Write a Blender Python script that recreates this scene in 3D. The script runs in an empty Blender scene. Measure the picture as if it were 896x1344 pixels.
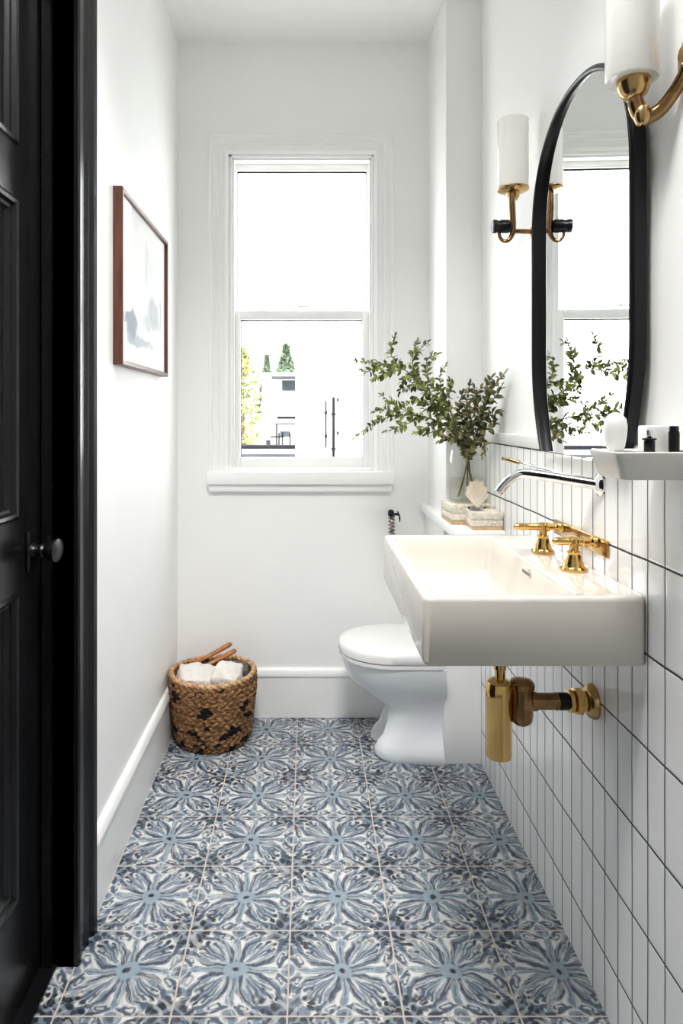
import bpy, bmesh, math, random
from mathutils import Vector, Matrix, Euler
random.seed(7)
S = bpy.context.scene
COL = S.collection
PI = math.pi
V = Vector

# ------------------------------------------------------------------ helpers
F, HX, HY, EYE = 910.0, 404.0, 545.0, 1.2
def P(px, py, Y):
    """photo reading at a measured depth Y -> a point in metres"""
    return V(((px - HX) * Y / F, Y, EYE - (py - HY) * Y / F))

def new(): return bmesh.new()

def finish(bm, name, mat, parent=None, smooth=True, angle=40, loc=None):
    me = bpy.data.meshes.new(name)
    bmesh.ops.recalc_face_normals(bm, faces=bm.faces)
    if parent is not None:
        off = V((0, 0, 0)); p = parent
        while p is not None:
            off += p.location; p = p.parent
        bmesh.ops.translate(bm, verts=bm.verts, vec=-off)
    elif loc is not None:
        bmesh.ops.translate(bm, verts=bm.verts, vec=-V(loc))
    bm.to_mesh(me); bm.free()
    if smooth:
        me.shade_smooth()
        me.set_sharp_from_angle(angle=math.radians(angle))
    if mat is not None: me.materials.append(mat)
    o = bpy.data.objects.new(name, me); COL.objects.link(o)
    if parent is not None: o.parent = parent
    elif loc is not None: o.location = loc
    return o

def tag(o, label, cat=None, group=None, kind=None):
    o['label'] = label
    if cat: o['category'] = cat
    if group: o['group'] = group
    if kind: o['kind'] = kind
    return o

def thing(name, label, cat, loc, group=None):
    o = bpy.data.objects.new(name, None); COL.objects.link(o)
    o.location = loc; o.empty_display_size = .05
    return tag(o, label, cat, group)

def struct_empty(name, label, loc):
    o = bpy.data.objects.new(name, None); COL.objects.link(o)
    o.location = loc
    return tag(o, label, None, None, 'structure')

def struct(name, bm, mat, label, smooth=False):
    o = finish(bm, name, mat, None, smooth)
    return tag(o, label, None, None, 'structure')

def box(bm, x0, x1, y0, y1, z0, z1, bevel=0, seg=2):
    r = bmesh.ops.create_cube(bm, size=1)
    vs = r['verts']
    for v in vs:
        v.co = V((x0 if v.co.x < 0 else x1, y0 if v.co.y < 0 else y1, z0 if v.co.z < 0 else z1))
    if bevel:
        es = list({e for v in vs for e in v.link_edges})
        bmesh.ops.bevel(bm, geom=es, offset=bevel, segments=seg, profile=.5, affect='EDGES', clamp_overlap=True)
    return vs

def loft(bm, rings, cap0=True, cap1=True, closed=True):
    R = [[bm.verts.new(p) for p in r] for r in rings]
    n = len(R[0])
    for a, b in zip(R[:-1], R[1:]):
        for i in range(n if closed else n - 1):
            j = (i + 1) % n
            bm.faces.new((a[i], a[j], b[j], b[i]))
    if cap0: bm.faces.new(list(reversed(R[0])))
    if cap1: bm.faces.new(R[-1])
    return R

def lathe(bm, prof, c=(0, 0, 0), n=48, axis='z', cap0=True, cap1=True):
    c = V(c); rings = []
    for r, h in prof:
        ring = []
        for i in range(n):
            a = 2 * PI * i / n
            if axis == 'z': q = V((r * math.cos(a), r * math.sin(a), h))
            elif axis == 'x': q = V((h, r * math.cos(a), r * math.sin(a)))
            else: q = V((r * math.sin(a), h, r * math.cos(a)))
            ring.append(c + q)
        rings.append(ring)
    loft(bm, rings, cap0, cap1)

def catmull(pts, k=8):
    pts = [V(p) for p in pts]
    out = []
    n = len(pts)
    for i in range(n - 1):
        p0 = pts[max(i - 1, 0)]; p1 = pts[i]; p2 = pts[i + 1]; p3 = pts[min(i + 2, n - 1)]
        for j in range(k):
            t = j / k
            out.append(.5 * ((2 * p1) + (p2 - p0) * t + (2 * p0 - 5 * p1 + 4 * p2 - p3) * t * t + (3 * p1 - p0 - 3 * p2 + p3) * t ** 3))
    out.append(pts[-1])
    return out

def tube(bm, pts, r, n=12, cap=True, flat=1.0):
    pts = [V(p) for p in pts]
    m = len(pts)
    rr = r if isinstance(r, (list, tuple)) else [r] * m
    if len(rr) != m:
        rr = [rr[0] + (rr[-1] - rr[0]) * i / (m - 1) for i in range(m)] if len(rr) == 2 else \
             [rr[min(int(i / (m - 1) * (len(rr) - 1)), len(rr) - 2)] * (1 - (i / (m - 1) * (len(rr) - 1)) % 1) + rr[min(int(i / (m - 1) * (len(rr) - 1)) + 1, len(rr) - 1)] * ((i / (m - 1) * (len(rr) - 1)) % 1) for i in range(m)]
    t = (pts[1] - pts[0]).normalized()
    up = V((0, 0, 1)) if abs(t.z) < .9 else V((0, 1, 0))
    u = t.cross(up).normalized()
    rings = []
    for i in range(m):
        t = (pts[min(i + 1, m - 1)] - pts[max(i - 1, 0)]).normalized()
        u = (u - t * u.dot(t)).normalized()
        w = t.cross(u)
        rings.append([pts[i] + (u * math.cos(2 * PI * k / n) + w * math.sin(2 * PI * k / n) * flat) * rr[i] for k in range(n)])
    loft(bm, rings, cap, cap)

def rrect(x0, x1, y0, y1, r, z, k=6):
    pts = []
    for cx, cy, a0 in ((x1 - r, y1 - r, 0), (x0 + r, y1 - r, 90), (x0 + r, y0 + r, 180), (x1 - r, y0 + r, 270)):
        for i in range(k + 1):
            a = math.radians(a0 + 90 * i / k)
            pts.append(V((cx + r * math.cos(a), cy + r * math.sin(a), z)))
    return pts

def mould(bm, path, inward, profile, out):
    """sweep a moulding profile [(across, thick)] along a polyline of points lying in a plane; inward[i] is the mitre vector at
    each corner (pointing across the moulding), out the plane's normal"""
    rings = []
    for p, m in zip(path, inward):
        rings.append([V(p) + V(m) * a + V(out) * t for a, t in profile])
    loft(bm, rings, True, True)

# ------------------------------------------------------------------ materials
class NB:
    def __init__(s, name):
        s.m = bpy.data.materials.new(name); s.m.use_nodes = True
        s.nt = s.m.node_tree; s.nt.nodes.clear()
        s.out = s.n('ShaderNodeOutputMaterial')
    def n(s, t, **kw):
        x = s.nt.nodes.new(t)
        for k, v in kw.items(): setattr(x, k, v)
        return x
    def put(s, sock, v):
        if v is None: return
        if isinstance(v, bpy.types.NodeSocket): s.nt.links.new(v, sock)
        else: sock.default_value = v
    def math(s, op, a, b=None, c=None, clamp=False):
        x = s.n('ShaderNodeMath', operation=op, use_clamp=clamp)
        s.put(x.inputs[0], a); s.put(x.inputs[1], b); s.put(x.inputs[2], c)
        return x.outputs[0]
    def vm(s, op, a, b=None, scale=None):
        x = s.n('ShaderNodeVectorMath', operation=op)
        s.put(x.inputs[0], a)
        if b is not None: s.put(x.inputs[1], b)
        if scale is not None: s.put(x.inputs['Scale'], scale)
        return x.outputs['Value'] if op in ('LENGTH', 'DOT_PRODUCT', 'DISTANCE') else x.outputs[0]
    def xyz(s, v):
        x = s.n('ShaderNodeSeparateXYZ'); s.put(x.inputs[0], v); return x.outputs
    def comb(s, a, b, c=0.0):
        x = s.n('ShaderNodeCombineXYZ'); s.put(x.inputs[0], a); s.put(x.inputs[1], b); s.put(x.inputs[2], c); return x.outputs[0]
    def mix(s, f, a, b, blend='MIX'):
        x = s.n('ShaderNodeMix', data_type='RGBA', blend_type=blend)
        s.put(x.inputs[0], f); s.put(x.inputs[6], a); s.put(x.inputs[7], b)
        return x.outputs[2]
    def noise(s, vec, scale, detail=2, rough=.5, col=False, dist=0.0):
        x = s.n('ShaderNodeTexNoise')
        if vec is not None: s.put(x.inputs['Vector'], vec)
        x.inputs['Scale'].default_value = scale; x.inputs['Detail'].default_value = detail
        x.inputs['Roughness'].default_value = rough; x.inputs['Distortion'].default_value = dist
        return x.outputs['Color'] if col else x.outputs['Fac']
    def voro(s, vec, scale, feature='F1', out='Distance'):
        x = s.n('ShaderNodeTexVoronoi', feature=feature)
        if vec is not None: s.put(x.inputs['Vector'], vec)
        x.inputs['Scale'].default_value = scale
        return x.outputs[out]
    def ramp(s, f, stops, interp='LINEAR'):
        x = s.n('ShaderNodeValToRGB'); x.color_ramp.interpolation = interp
        e = x.color_ramp.elements
        while len(e) < len(stops): e.new(.5)
        for q, (p, c) in zip(e, stops): q.position = p; q.color = c
        s.put(x.inputs[0], f); return x.outputs[0]
    def rng(s, f, a, b, c=0.0, d=1.0):
        x = s.n('ShaderNodeMapRange', interpolation_type='SMOOTHSTEP')
        s.put(x.inputs[0], f)
        for i, v in enumerate((a, b, c, d)): x.inputs[1 + i].default_value = v
        return x.outputs[0]
    def bump(s, h, strength=.3, dist=.01):
        x = s.n('ShaderNodeBump'); x.inputs['Strength'].default_value = strength; x.inputs['Distance'].default_value = dist
        s.put(x.inputs['Height'], h); return x.outputs[0]
    def obj(s): return s.n('ShaderNodeTexCoord').outputs['Object']
    def pos(s): return s.n('ShaderNodeNewGeometry').outputs['Position']
    def bsdf(s, color, rough=.5, metal=0.0, normal=None, coat=0.0, spec=.5, sub=0.0, trans=0.0):
        b = s.n('ShaderNodeBsdfPrincipled')
        s.put(b.inputs['Base Color'], color); s.put(b.inputs['Roughness'], rough); s.put(b.inputs['Metallic'], metal)
        b.inputs['Coat Weight'].default_value = coat; b.inputs['Coat Roughness'].default_value = .05
        b.inputs['Specular IOR Level'].default_value = spec
        if sub:
            b.inputs['Subsurface Weight'].default_value = sub; b.inputs['Subsurface Radius'].default_value = (.02, .02, .02)
        if trans: b.inputs['Transmission Weight'].default_value = trans
        if normal is not None: s.put(b.inputs['Normal'], normal)
        s.nt.links.new(b.outputs[0], s.out.inputs[0])
        return b

def C(r, g=None, b=None):
    """sRGB 0-255 -> linear rgba"""
    if g is None: g = b = r
    f = lambda c: (c / 255 / 12.92) if c / 255 <= .04045 else ((c / 255 + .055) / 1.055) ** 2.4
    return (f(r), f(g), f(b), 1.0)

def simple(name, col, rough=.5, metal=0.0, vary=.04, scale=18, bump=0.0, coat=0.0, spec=.5, sub=0.0):
    m = NB(name); v = m.obj()
    nz = m.noise(v, scale, 3)
    c = m.mix(m.rng(nz, .25, .75), tuple(max(0, x * (1 - vary)) for x in col[:3]) + (1,), tuple(min(1, x * (1 + vary)) for x in col[:3]) + (1,))
    nrm = m.bump(m.noise(v, scale * 6, 3), bump, .004) if bump else None
    m.bsdf(c, rough, metal, nrm, coat, spec, sub)
    return m.m

M = {}
M['wall'] = simple('wall_paint', C(247, 247, 246), .55, vary=.01, scale=3, bump=.03, spec=.3)
M['ceiling'] = simple('ceiling_paint', C(247, 247, 245), .7, vary=.01, scale=3, spec=.2)
M['trim'] = simple('white_gloss_trim', C(246, 246, 245), .3, vary=.01, scale=4)
M['black'] = simple('black_gloss_paint', (.0055, .0055, .0065, 1), .26, vary=.1, scale=5, bump=.015)
M['blackmetal'] = simple('black_metal', (.005, .005, .0065, 1), .3, vary=.1, spec=.28)
M['porcelain'] = simple('white_porcelain', C(217, 211, 202), .09, vary=.01, scale=4, coat=.4)
M['porcelain_cool'] = simple('toilet_porcelain', C(236, 240, 244), .12, vary=.01, scale=4, coat=.4)
M['plastic'] = simple('white_seat_plastic', C(232, 232, 231), .2, vary=.01, scale=4)
M['brass'] = simple('polished_brass', (.72, .46, .16, 1), .14, 1.0, vary=.08, scale=25)
M['oldbrass'] = simple('aged_brass', (.50, .33, .14, 1), .2, 1.0, vary=.2, scale=40)
M['darkbrass'] = simple('antique_brass', (.30, .175, .075, 1), .2, 1.0, vary=.25, scale=40)
M['chrome'] = simple('chrome', (.78, .79, .8, 1), .07, 1.0, vary=.03)
M['steel'] = simple('grey_steel', (.32, .29, .26, 1), .25, 1.0, vary=.2, scale=60)
M['opal'] = simple('opal_glass', C(240, 239, 234), .18, vary=.01, coat=.3, sub=.25)
M['walnut'] = None
M['stem'] = simple('olive_stem', C(104, 92, 52), .6, vary=.25, scale=60)
M['paper'] = simple('crumpled_white_paper', C(226, 222, 216), .9, vary=.05, scale=25, bump=.6)
M['greycloth'] = simple('grey_cloth', C(112, 108, 104), .9, vary=.2, scale=40, bump=.4)
M['lightwood'] = simple('light_wood_handle', C(176, 112, 62), .45, vary=.25, scale=35)
M['shell'] = simple('pale_shell', C(236, 226, 210), .35, vary=.06, scale=30, coat=.2, sub=.2)
M['soap'] = simple('white_soap', C(240, 240, 238), .4, vary=.01, sub=.2)
M['dish'] = simple('glazed_white_ceramic', C(226, 223, 217), .12, vary=.03, scale=8, coat=.4)
M['boxcream'] = None

def mk_wood(name, c0, c1, scale=40, axis=2):
    m = NB(name); v = m.obj()
    s = [14.0, 14.0, 14.0]; s[axis] = 1.2
    mp = m.vm('MULTIPLY', v, tuple(s))
    nz = m.noise(mp, scale / 10, 5, .6, dist=.8)
    c = m.mix(m.rng(nz, .3, .7), c0, c1)
    m.bsdf(c, .38, normal=m.bump(nz, .12, .003))
    return m.m
M['walnut'] = mk_wood('walnut_frame', C(54, 26, 14), C(100, 54, 32))

def mk_glass(name, tint=(1, 1, 1, 1), ior=1.45, gl=1.0, rough=0.0):
    m = NB(name)
    t = m.n('ShaderNodeBsdfTransparent'); t.inputs[0].default_value = tint
    g = m.n('ShaderNodeBsdfGlossy'); g.inputs['Roughness'].default_value = rough
    lw = m.n('ShaderNodeLayerWeight'); lw.inputs[0].default_value = .5
    f0 = ((ior - 1) / (ior + 1)) ** 2
    fr = m.math('MULTIPLY_ADD', m.math('POWER', lw.outputs['Facing'], 5.0), 1 - f0, f0)
    x = m.n('ShaderNodeMixShader')
    m.nt.links.new(m.math('MULTIPLY', fr, gl, clamp=True), x.inputs[0])
    m.nt.links.new(t.outputs[0], x.inputs[1]); m.nt.links.new(g.outputs[0], x.inputs[2])
    m.nt.links.new(x.outputs[0], m.out.inputs[0])
    return m.m
M['picglass'] = mk_glass('picture_glass', (.995, .995, .995, 1), 1.3, .5)
M['pane'] = mk_glass('window_glass', (.98, .99, .985, 1), 1.45, .7)
M['jar'] = mk_glass('jar_glass', (.985, .99, .985, 1), 1.5, .8)
M['water'] = mk_glass('jar_water', (.965, .972, .945, 1), 1.2, .5)
M['dishglass'] = mk_glass('dish_glass', (.85, .85, .87, 1), 1.5, 1.2)

def mk_mirror():
    m = NB('mirror_silver'); v = m.obj()
    g = m.n('ShaderNodeBsdfGlossy'); g.inputs['Roughness'].default_value = .004
    m.put(g.inputs['Color'], m.mix(m.noise(v, 3), (.86, .88, .87, 1), (.9, .91, .9, 1)))
    m.nt.links.new(g.outputs[0], m.out.inputs[0])
    return m.m
M['mirror'] = mk_mirror()

TX0, TSX, TY0, TSY = -.0415, .2325, 1.384, .2305
def mk_floor():
    m = NB('painted_floor_tile')
    p = m.xyz(m.pos())
    u = m.math('DIVIDE', m.math('SUBTRACT', p[0], TX0), TSX)
    v = m.math('DIVIDE', m.math('SUBTRACT', p[1], TY0), TSY)
    fu = m.math('MULTIPLY_ADD', m.math('FRACT', u), 2.0, -1.0)
    fv = m.math('MULTIPLY_ADD', m.math('FRACT', v), 2.0, -1.0)
    # hand-painted wobble
    seed = m.comb(u, v, 0.0)
    nz = m.vm('SUBTRACT', m.noise(seed, 3.1, 2, col=True), (.5, .5, .5))
    nz2 = m.vm('SUBTRACT', m.noise(seed, 11.0, 1, col=True), (.5, .5, .5))
    q = m.vm('ADD', m.comb(fu, fv, 0.0), m.vm('ADD', m.vm('SCALE', nz, scale=.30), m.vm('SCALE', nz2, scale=.07)))
    qx = m.xyz(q)
    au = m.math('ABSOLUTE', qx[0]); av = m.math('ABSOLUTE', qx[1])
    X = m.math('MAXIMUM', au, av); Y = m.math('MINIMUM', au, av)
    Q = m.comb(X, Y, 0.0)
    W = C(214, 213, 210); L = C(122, 137, 151); L2 = C(150, 164, 175); Md = C(74, 87, 104); Mk = C(52, 60, 76); D = C(26, 28, 38)
    col = W
    # per-brush tonal drift
    br = m.noise(m.vm('MULTIPLY', seed, (1, 1, 1)), 9, 3, .6)
    def seg(col, a, b, w0, w1, c, soft=.035, op=1.0):
        a = V((a[0], a[1], 0)); d = V((b[0], b[1], 0)) - a
        pa = m.vm('SUBTRACT', Q, tuple(a))
        t = m.math('MULTIPLY', m.vm('DOT_PRODUCT', pa, tuple(d / d.length_squared)), 1.0, clamp=True)
        dist = m.vm('LENGTH', m.vm('SUBTRACT', pa, m.vm('SCALE', tuple(d), scale=t)))
        w = m.math('MULTIPLY_ADD', t, w1 - w0, w0)
        f = m.math('MULTIPLY_ADD', m.math('SUBTRACT', dist, w), -op / soft, .5 * op, clamp=True)
        return m.mix(f, col, c)
    def dot(col, a, r, c, soft=.04):
        dist = m.vm('DISTANCE', Q, (a[0], a[1], 0))
        f = m.math('MULTIPLY_ADD', m.math('SUBTRACT', dist, r), -1 / soft, .5, clamp=True)
        return m.mix(f, col, c)
    # blue-grey wash in the corners, broken up
    cn = m.math('ADD', m.vm('DISTANCE', Q, (1.02, 1.02, 0)), m.math('MULTIPLY_ADD', m.noise(seed, 7, 2), .5, -.25))
    col = m.mix(m.rng(cn, .47, .39), col, L)
    col = seg(col, (.98, .42), (.80, .50), .07, .05, L)
    # edge motif
    col = dot(col, (1.0, 0.0), .15, L); col = dot(col, (1.04, 0.0), .10, Md)
    col = seg(col, (.80, .07), (.93, .27), .03, .05, Md)
    col = seg(col, (.80, .17), (.86, .33), .055, .045, Md); col = seg(col, (.815, .2), (.85, .3), .02, .02, W)
    col = seg(col, (.96, .30), (.98, .52), .03, .045, Mk)
    # big petal between the axes : washes, then strokes
    col = seg(col, (.14, .08), (.56, .30), .022, .05, L)
    col = seg(col, (.22, .14), (.50, .30), .008, .02, W)
    col = seg(col, (.14, .125), (.60, .54), .02, .06, L2)
    col = seg(col, (.24, .21), (.66, .60), .012, .03, Md)
    col = seg(col, (.36, .27), (.68, .46), .012, .035, Md)
    col = seg(col, (.46, .25), (.66, .36), .02, .03, L)
    # dark outline that leaves the axis and sweeps to the corner
    col = seg(col, (.16, .085), (.44, .125), .035, .046, Md)
    col = seg(col, (.44, .125), (.66, .24), .046, .046, Md)
    col = seg(col, (.66, .24), (.80, .44), .042, .045, L)
    col = seg(col, (.80, .44), (.84, .66), .04, .05, Md)
    col = seg(col, (.18, .10), (.44, .15), .022, .028, Mk, op=.8)
    col = seg(col, (.44, .15), (.64, .255), .028, .03, Mk, op=.8)
    col = seg(col, (.64, .255), (.76, .44), .03, .02, Mk, op=.8)
    # spear on each axis
    col = seg(col, (.12, 0.0), (.70, 0.0), .05, .075, L)
    col = seg(col, (.70, 0.0), (.82, 0.0), .06, .008, L)
    col = seg(col, (.26, 0.02), (.62, 0.035), .010, .022, L2)
    col = seg(col, (.2, 0.0), (.58, 0.0), .010, .016, Md)
    # centre
    col = dot(col, (0, 0), .20, C(140, 156, 168), .05); 
    col = dot(col, (0, 0), .06, D)
    # dots
    on = m.rng(m.noise(seed, 1.7, 1), .36, .44)
    def ddot(col, a, r, c):
        dist = m.vm('DISTANCE', Q, (a[0], a[1], 0))
        f = m.math('MULTIPLY', m.math('MULTIPLY_ADD', m.math('SUBTRACT', dist, r), -1 / .04, .5, clamp=True), on)
        return m.mix(f, col, c)
    col = dot(col, (.70, .60), .055, D); col = ddot(col, (.80, .79), .075, D)
    col = ddot(col, (.92, .70), .06, D); col = dot(col, (.97, .90), .07, Mk); col = ddot(col, (.88, .60), .045, Mk)
    col = ddot(col, (.57, .45), .04, Mk)
    # brush drags: streaks that run out from the flower's centre
    ang = m.math('ARCTAN2', qx[1], qx[0]); rad = m.vm('LENGTH', q)
    stv = m.comb(m.math('MULTIPLY', ang, 6.0), m.math('MULTIPLY', rad, 1.0), m.math('ADD', m.math('MULTIPLY', m.math('FLOOR', u), 3.7), m.math('MULTIPLY', m.math('FLOOR', v), 7.3)))
    sn_ = m.noise(stv, 1.8, 1, .4)
    inner = m.rng(rad, .2, .32)
    col = m.mix(m.math('MULTIPLY', m.rng(sn_, .55, .61, 0, .38), inner), col, W)
    col = m.mix(m.math('MULTIPLY', m.rng(sn_, .42, .37, 0, .28), inner), col, Md)
    # loose dabs in the corners
    vd = m.voro(m.vm('ADD', seed, m.vm('SCALE', nz, scale=.2)), 11.0)
    crn = m.rng(m.vm('DISTANCE', Q, (.95, .95, 0)), .72, .34)
    pk = m.rng(m.noise(seed, 5.3, 1), .42, .50)
    col = m.mix(m.math('MULTIPLY', m.math('MULTIPLY', m.rng(vd, .36, .28), crn), pk), col, D)
    # brushy value change
    col = m.mix(m.rng(br, .35, .75, 0, .3), col, m.mix(.5, col, C(48, 58, 74)))
    fine = m.noise(m.vm('MULTIPLY', seed, (40, 7, 1)), 1.0, 3, .7)
    col = m.mix(m.rng(fine, .5, .8, 0, .16), col, W)
    # grout
    wob = m.math('MULTIPLY_ADD', m.noise(seed, 14, 2), .012, -.006)
    ed = m.math('ADD', m.math('MAXIMUM', m.math('ABSOLUTE', fu), m.math('ABSOLUTE', fv)), wob)
    gm = m.rng(ed, .979, .988)
    col = m.mix(gm, col, C(190, 180, 170))
    h = m.math('SUBTRACT', m.math('MULTIPLY', m.noise(seed, 4, 2), .25), gm)
    m.bsdf(col, m.math('MULTIPLY_ADD', gm, .3, .42), normal=m.bump(h, .35, .003), spec=.35)
    return m.m
M['floor'] = mk_floor()

def mk_walltile():
    m = NB('white_stacked_wall_tile')
    p = m.pos(); nz = m.vm('SCALE', m.vm('SUBTRACT', m.noise(p, 9, 2, col=True), (.5, .5, .5)), scale=.0045)
    q = m.xyz(m.vm('ADD', p, nz))
    a = m.math('DIVIDE', m.math('SUBTRACT', q[1], 1.219), .0587); b = m.math('DIVIDE', m.math('SUBTRACT', q[2], 1.11), .166)
    da = m.math('MULTIPLY', m.math('ABSOLUTE', m.math('SUBTRACT', m.math('FRACT', m.math('ADD', a, .5)), .5)), .0587)
    db = m.math('MULTIPLY', m.math('ABSOLUTE', m.math('SUBTRACT', m.math('FRACT', m.math('ADD', b, .5)), .5)), .166)
    ga = m.rng(da, .0023, .0012); gb = m.rng(db, .0026, .0015)
    g = m.math('MAXIMUM', ga, gb)
    wn = m.n('ShaderNodeTexWhiteNoise', noise_dimensions='2D')
    m.put(wn.inputs['Vector'], m.comb(m.math('FLOOR', a), m.math('FLOOR', b)))
    tile = m.mix(wn.outputs['Value'], C(243, 243, 243), C(249, 249, 249))
    col = m.mix(g, tile, m.mix(m.noise(p, 30, 2), C(20, 20, 22), C(56, 55, 55)))
    edge = m.math('MINIMUM', m.rng(da, .001, .006), m.rng(db, .001, .006))
    # each tile sits at a hair's tilt
    sp = m.xyz(wn.outputs['Color'])
    tilt = m.math('ADD', m.math('MULTIPLY', m.math('FRACT', a), m.math('SUBTRACT', sp[0], .5)), m.math('MULTIPLY', m.math('FRACT', b), m.math('SUBTRACT', sp[1], .5)))
    h = m.math('ADD', m.math('ADD', edge, m.math('MULTIPLY', m.noise(p, 12, 2), .5)), m.math('MULTIPLY', tilt, .8))
    m.bsdf(col, m.math('MULTIPLY_ADD', g, .6, .1), normal=m.bump(h, .25, .0025))
    return m.m
M['walltile'] = mk_walltile()

def mk_basket():
    m = NB('woven_seagrass'); v = m.obj(); x = m.xyz(v)
    ang = m.math('MULTIPLY', m.math('ARCTAN2', x[1], x[0]), .155)
    w = m.comb(ang, x[2], 0.0)
    st = m.noise(m.vm('MULTIPLY', w, (42, 120, 1)), 1.0, 4, .65, dist=1.2)
    c = m.ramp(st, [(.28, C(52, 34, 22)), (.44, C(112, 78, 50)), (.62, C(172, 130, 88)), (.78, C(206, 170, 128))])
    # dyed black straw in ragged clusters
    cl = m.noise(m.vm('MULTIPLY', w, (17, 22, 1)), 1.0, 1, .4)
    rg = m.noise(m.vm('MULTIPLY', w, (55, 90, 1)), 1.0, 2, .6)
    f = m.rng(m.math('MULTIPLY_ADD', rg, .28, m.math('SUBTRACT', cl, .14)), .575, .595)
    c = m.mix(f, c, C(20, 18, 18))
    m.bsdf(c, .75, normal=m.bump(st, .6, .004), spec=.25)
    return m.m
M['basket'] = mk_basket()
M['rope'] = simple('twisted_seagrass_rope', C(198, 158, 120), .75, vary=.4, scale=55, bump=.5, spec=.25)

def mk_leaf(name, c0, c1, c2):
    m = NB(name)
    gi = m.n('ShaderNodeNewGeometry')
    r = gi.outputs['Random Per Island']
    c = m.ramp(r, [(0, c0), (.55, c1), (1, c2)])
    c = m.mix(m.noise(m.obj(), 60, 2), c, m.mix(.25, c, C(60, 50, 25)))
    m.bsdf(c, .42, spec=.35)
    return m.m
M['leaf'] = mk_leaf('bright_leaf', C(58, 68, 30), C(98, 112, 50), C(164, 172, 96))
M['leaf2'] = mk_leaf('dark_leaf', C(62, 64, 42), C(98, 104, 64), C(142, 132, 88))

def mk_art():
    m = NB('watercolour_print'); v = m.obj(); p = m.xyz(v)   # y along wall, z up, origin at the frame's lower middle
    d = m.vm('SCALE', m.vm('SUBTRACT', m.noise(v, 18, 3, col=True), (.5, .5, .5)), scale=.06)
    q = m.vm('ADD', v, d); x = m.xyz(q)
    col = C(251, 251, 250)
    def blob(col, y, z, ry, rz, c, op, soft=.5):
        e = m.math('SQRT', m.math('ADD', m.math('POWER', m.math('DIVIDE', m.math('SUBTRACT', x[1], y), ry), 2.0), m.math('POWER', m.math('DIVIDE', m.math('SUBTRACT', x[2], z), rz), 2.0)))
        return m.mix(m.math('MULTIPLY', m.rng(e, 1.0, 1.0 - soft), op), col, c)
    col = blob(col, .08, .30, .14, .10, C(238, 240, 241), .5)
    col = blob(col, .10, .16, .16, .035, C(204, 210, 214), .7)
    col = blob(col, -.17, .125, .085, .05, C(150, 164, 178), .9, .35)
    col = blob(col, .12, .20, .09, .055, C(196, 204, 210), .8, .4)
    col = blob(col, .22, .21, .012, .07, C(170, 180, 188), .7)
    col = blob(col, -.08, .085, .26, .018, C(186, 198, 208), .8)
    col = blob(col, .02, .34, .018, .09, C(214, 218, 222), .7)
    m.bsdf(col, .8, spec=.15)
    return m.m
M['art'] = mk_art()

def mk_crackle():
    m = NB('crackled_cream_box'); v = m.obj()
    w = m.vm('ADD', m.vm('MULTIPLY', v, (18, 18, 30)), m.vm('SCALE', m.noise(v, 25, 3, col=True), scale=1.2))
    e = m.voro(w, 1.0, 'DISTANCE_TO_EDGE')
    c = m.mix(m.rng(m.noise(v, 60, 3), .3, .7), C(228, 221, 206), C(212, 203, 186))
    c = m.mix(m.rng(e, .03, .0), c, C(168, 156, 138))
    m.bsdf(c, .6, normal=m.bump(m.noise(v, 140, 2), .2, .002))
    return m.m
M['boxcream'] = mk_crackle()
M['boxbase'] = simple('brown_wood_base', C(196, 164, 124), .6, vary=.15, scale=50)

# outdoors
M['render_white'] = simple('white_render', C(240, 240, 240), .8, vary=.01)
M['house_grey'] = simple('pale_house_siding', C(196, 196, 198), .8, vary=.05, scale=1)
M['roof_pink'] = simple('pinkish_roof_edge', C(176, 142, 132), .8, vary=.1, scale=2)
M['dark_out'] = simple('dark_outdoor_metal', (.012, .012, .014, 1), .8, vary=.2, scale=9, spec=.05)
M['glass_out'] = simple('dark_window_outdoors', (.05, .055, .065, 1), .8, vary=.2, scale=1, spec=.05)
M['brick'] = simple('faded_brick', C(206, 176, 160), .9, vary=.3, scale=6)
M['ground'] = simple('pale_ground', C(200, 196, 190), .9, vary=.1, scale=.5)
M['tree_y'] = mk_leaf('yellow_green_tree', C(92, 98, 60), C(138, 140, 84), C(176, 170, 96))
M['tree_g'] = mk_leaf('green_tree', C(74, 92, 78), C(104, 122, 98), C(132, 144, 118))
M['bark'] = simple('bark', C(90, 70, 55), .9, vary=.3, scale=8)

# ------------------------------------------------------------------ room dimensions
XL, XR, YB, YN, ZC = -.52, .605, 2.765, -.75, 2.69
WX0, WX1, WZ0, WZ1 = -.316, .262, .978, 2.239     # window opening
DY0, DY1, DZ = .70, 1.508, 2.22                    # doorway

bm = new(); box(bm, XL - .3, XR + .15, YN - .15, YB + .2, -.12, 0)
struct('floor', bm, M['floor'], 'blue and white hand painted floral floor tiles')
bm = new(); box(bm, XL - .3, XR + .15, YN - .15, YB + .2, ZC, ZC + .12)
struct('ceiling', bm, M['ceiling'], 'plain white ceiling')
bm = new()
box(bm, XL - .12, WX0, YB, YB + .2, 0, ZC); box(bm, WX1, XR + .12, YB, YB + .2, 0, ZC)
box(bm, WX0, WX1, YB, YB + .2, 0, WZ0); box(bm, WX0, WX1, YB, YB + .2, WZ1, ZC)
struct('wall_back', bm, M['wall'], 'white back wall around the sash window')
bm = new()
box(bm, XL - .12, XL, YN, DY0, 0, ZC); box(bm, XL - .12, XL, DY1, YB, 0, ZC); box(bm, XL - .12, XL, DY0, DY1, DZ, ZC)
struct('wall_left', bm, M['wall'], 'white left wall beside the black door')
bm = new(); box(bm, XR, XR + .12, YN, YB, 0, ZC)
struct('wall_right', bm, M['wall'], 'white right wall above the tiles')
bm = new(); box(bm, XL - .12, XR + .12, YN - .12, YN, 0, ZC)
struct('wall_front', bm, M['wall'], 'white wall behind the viewer')
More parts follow.
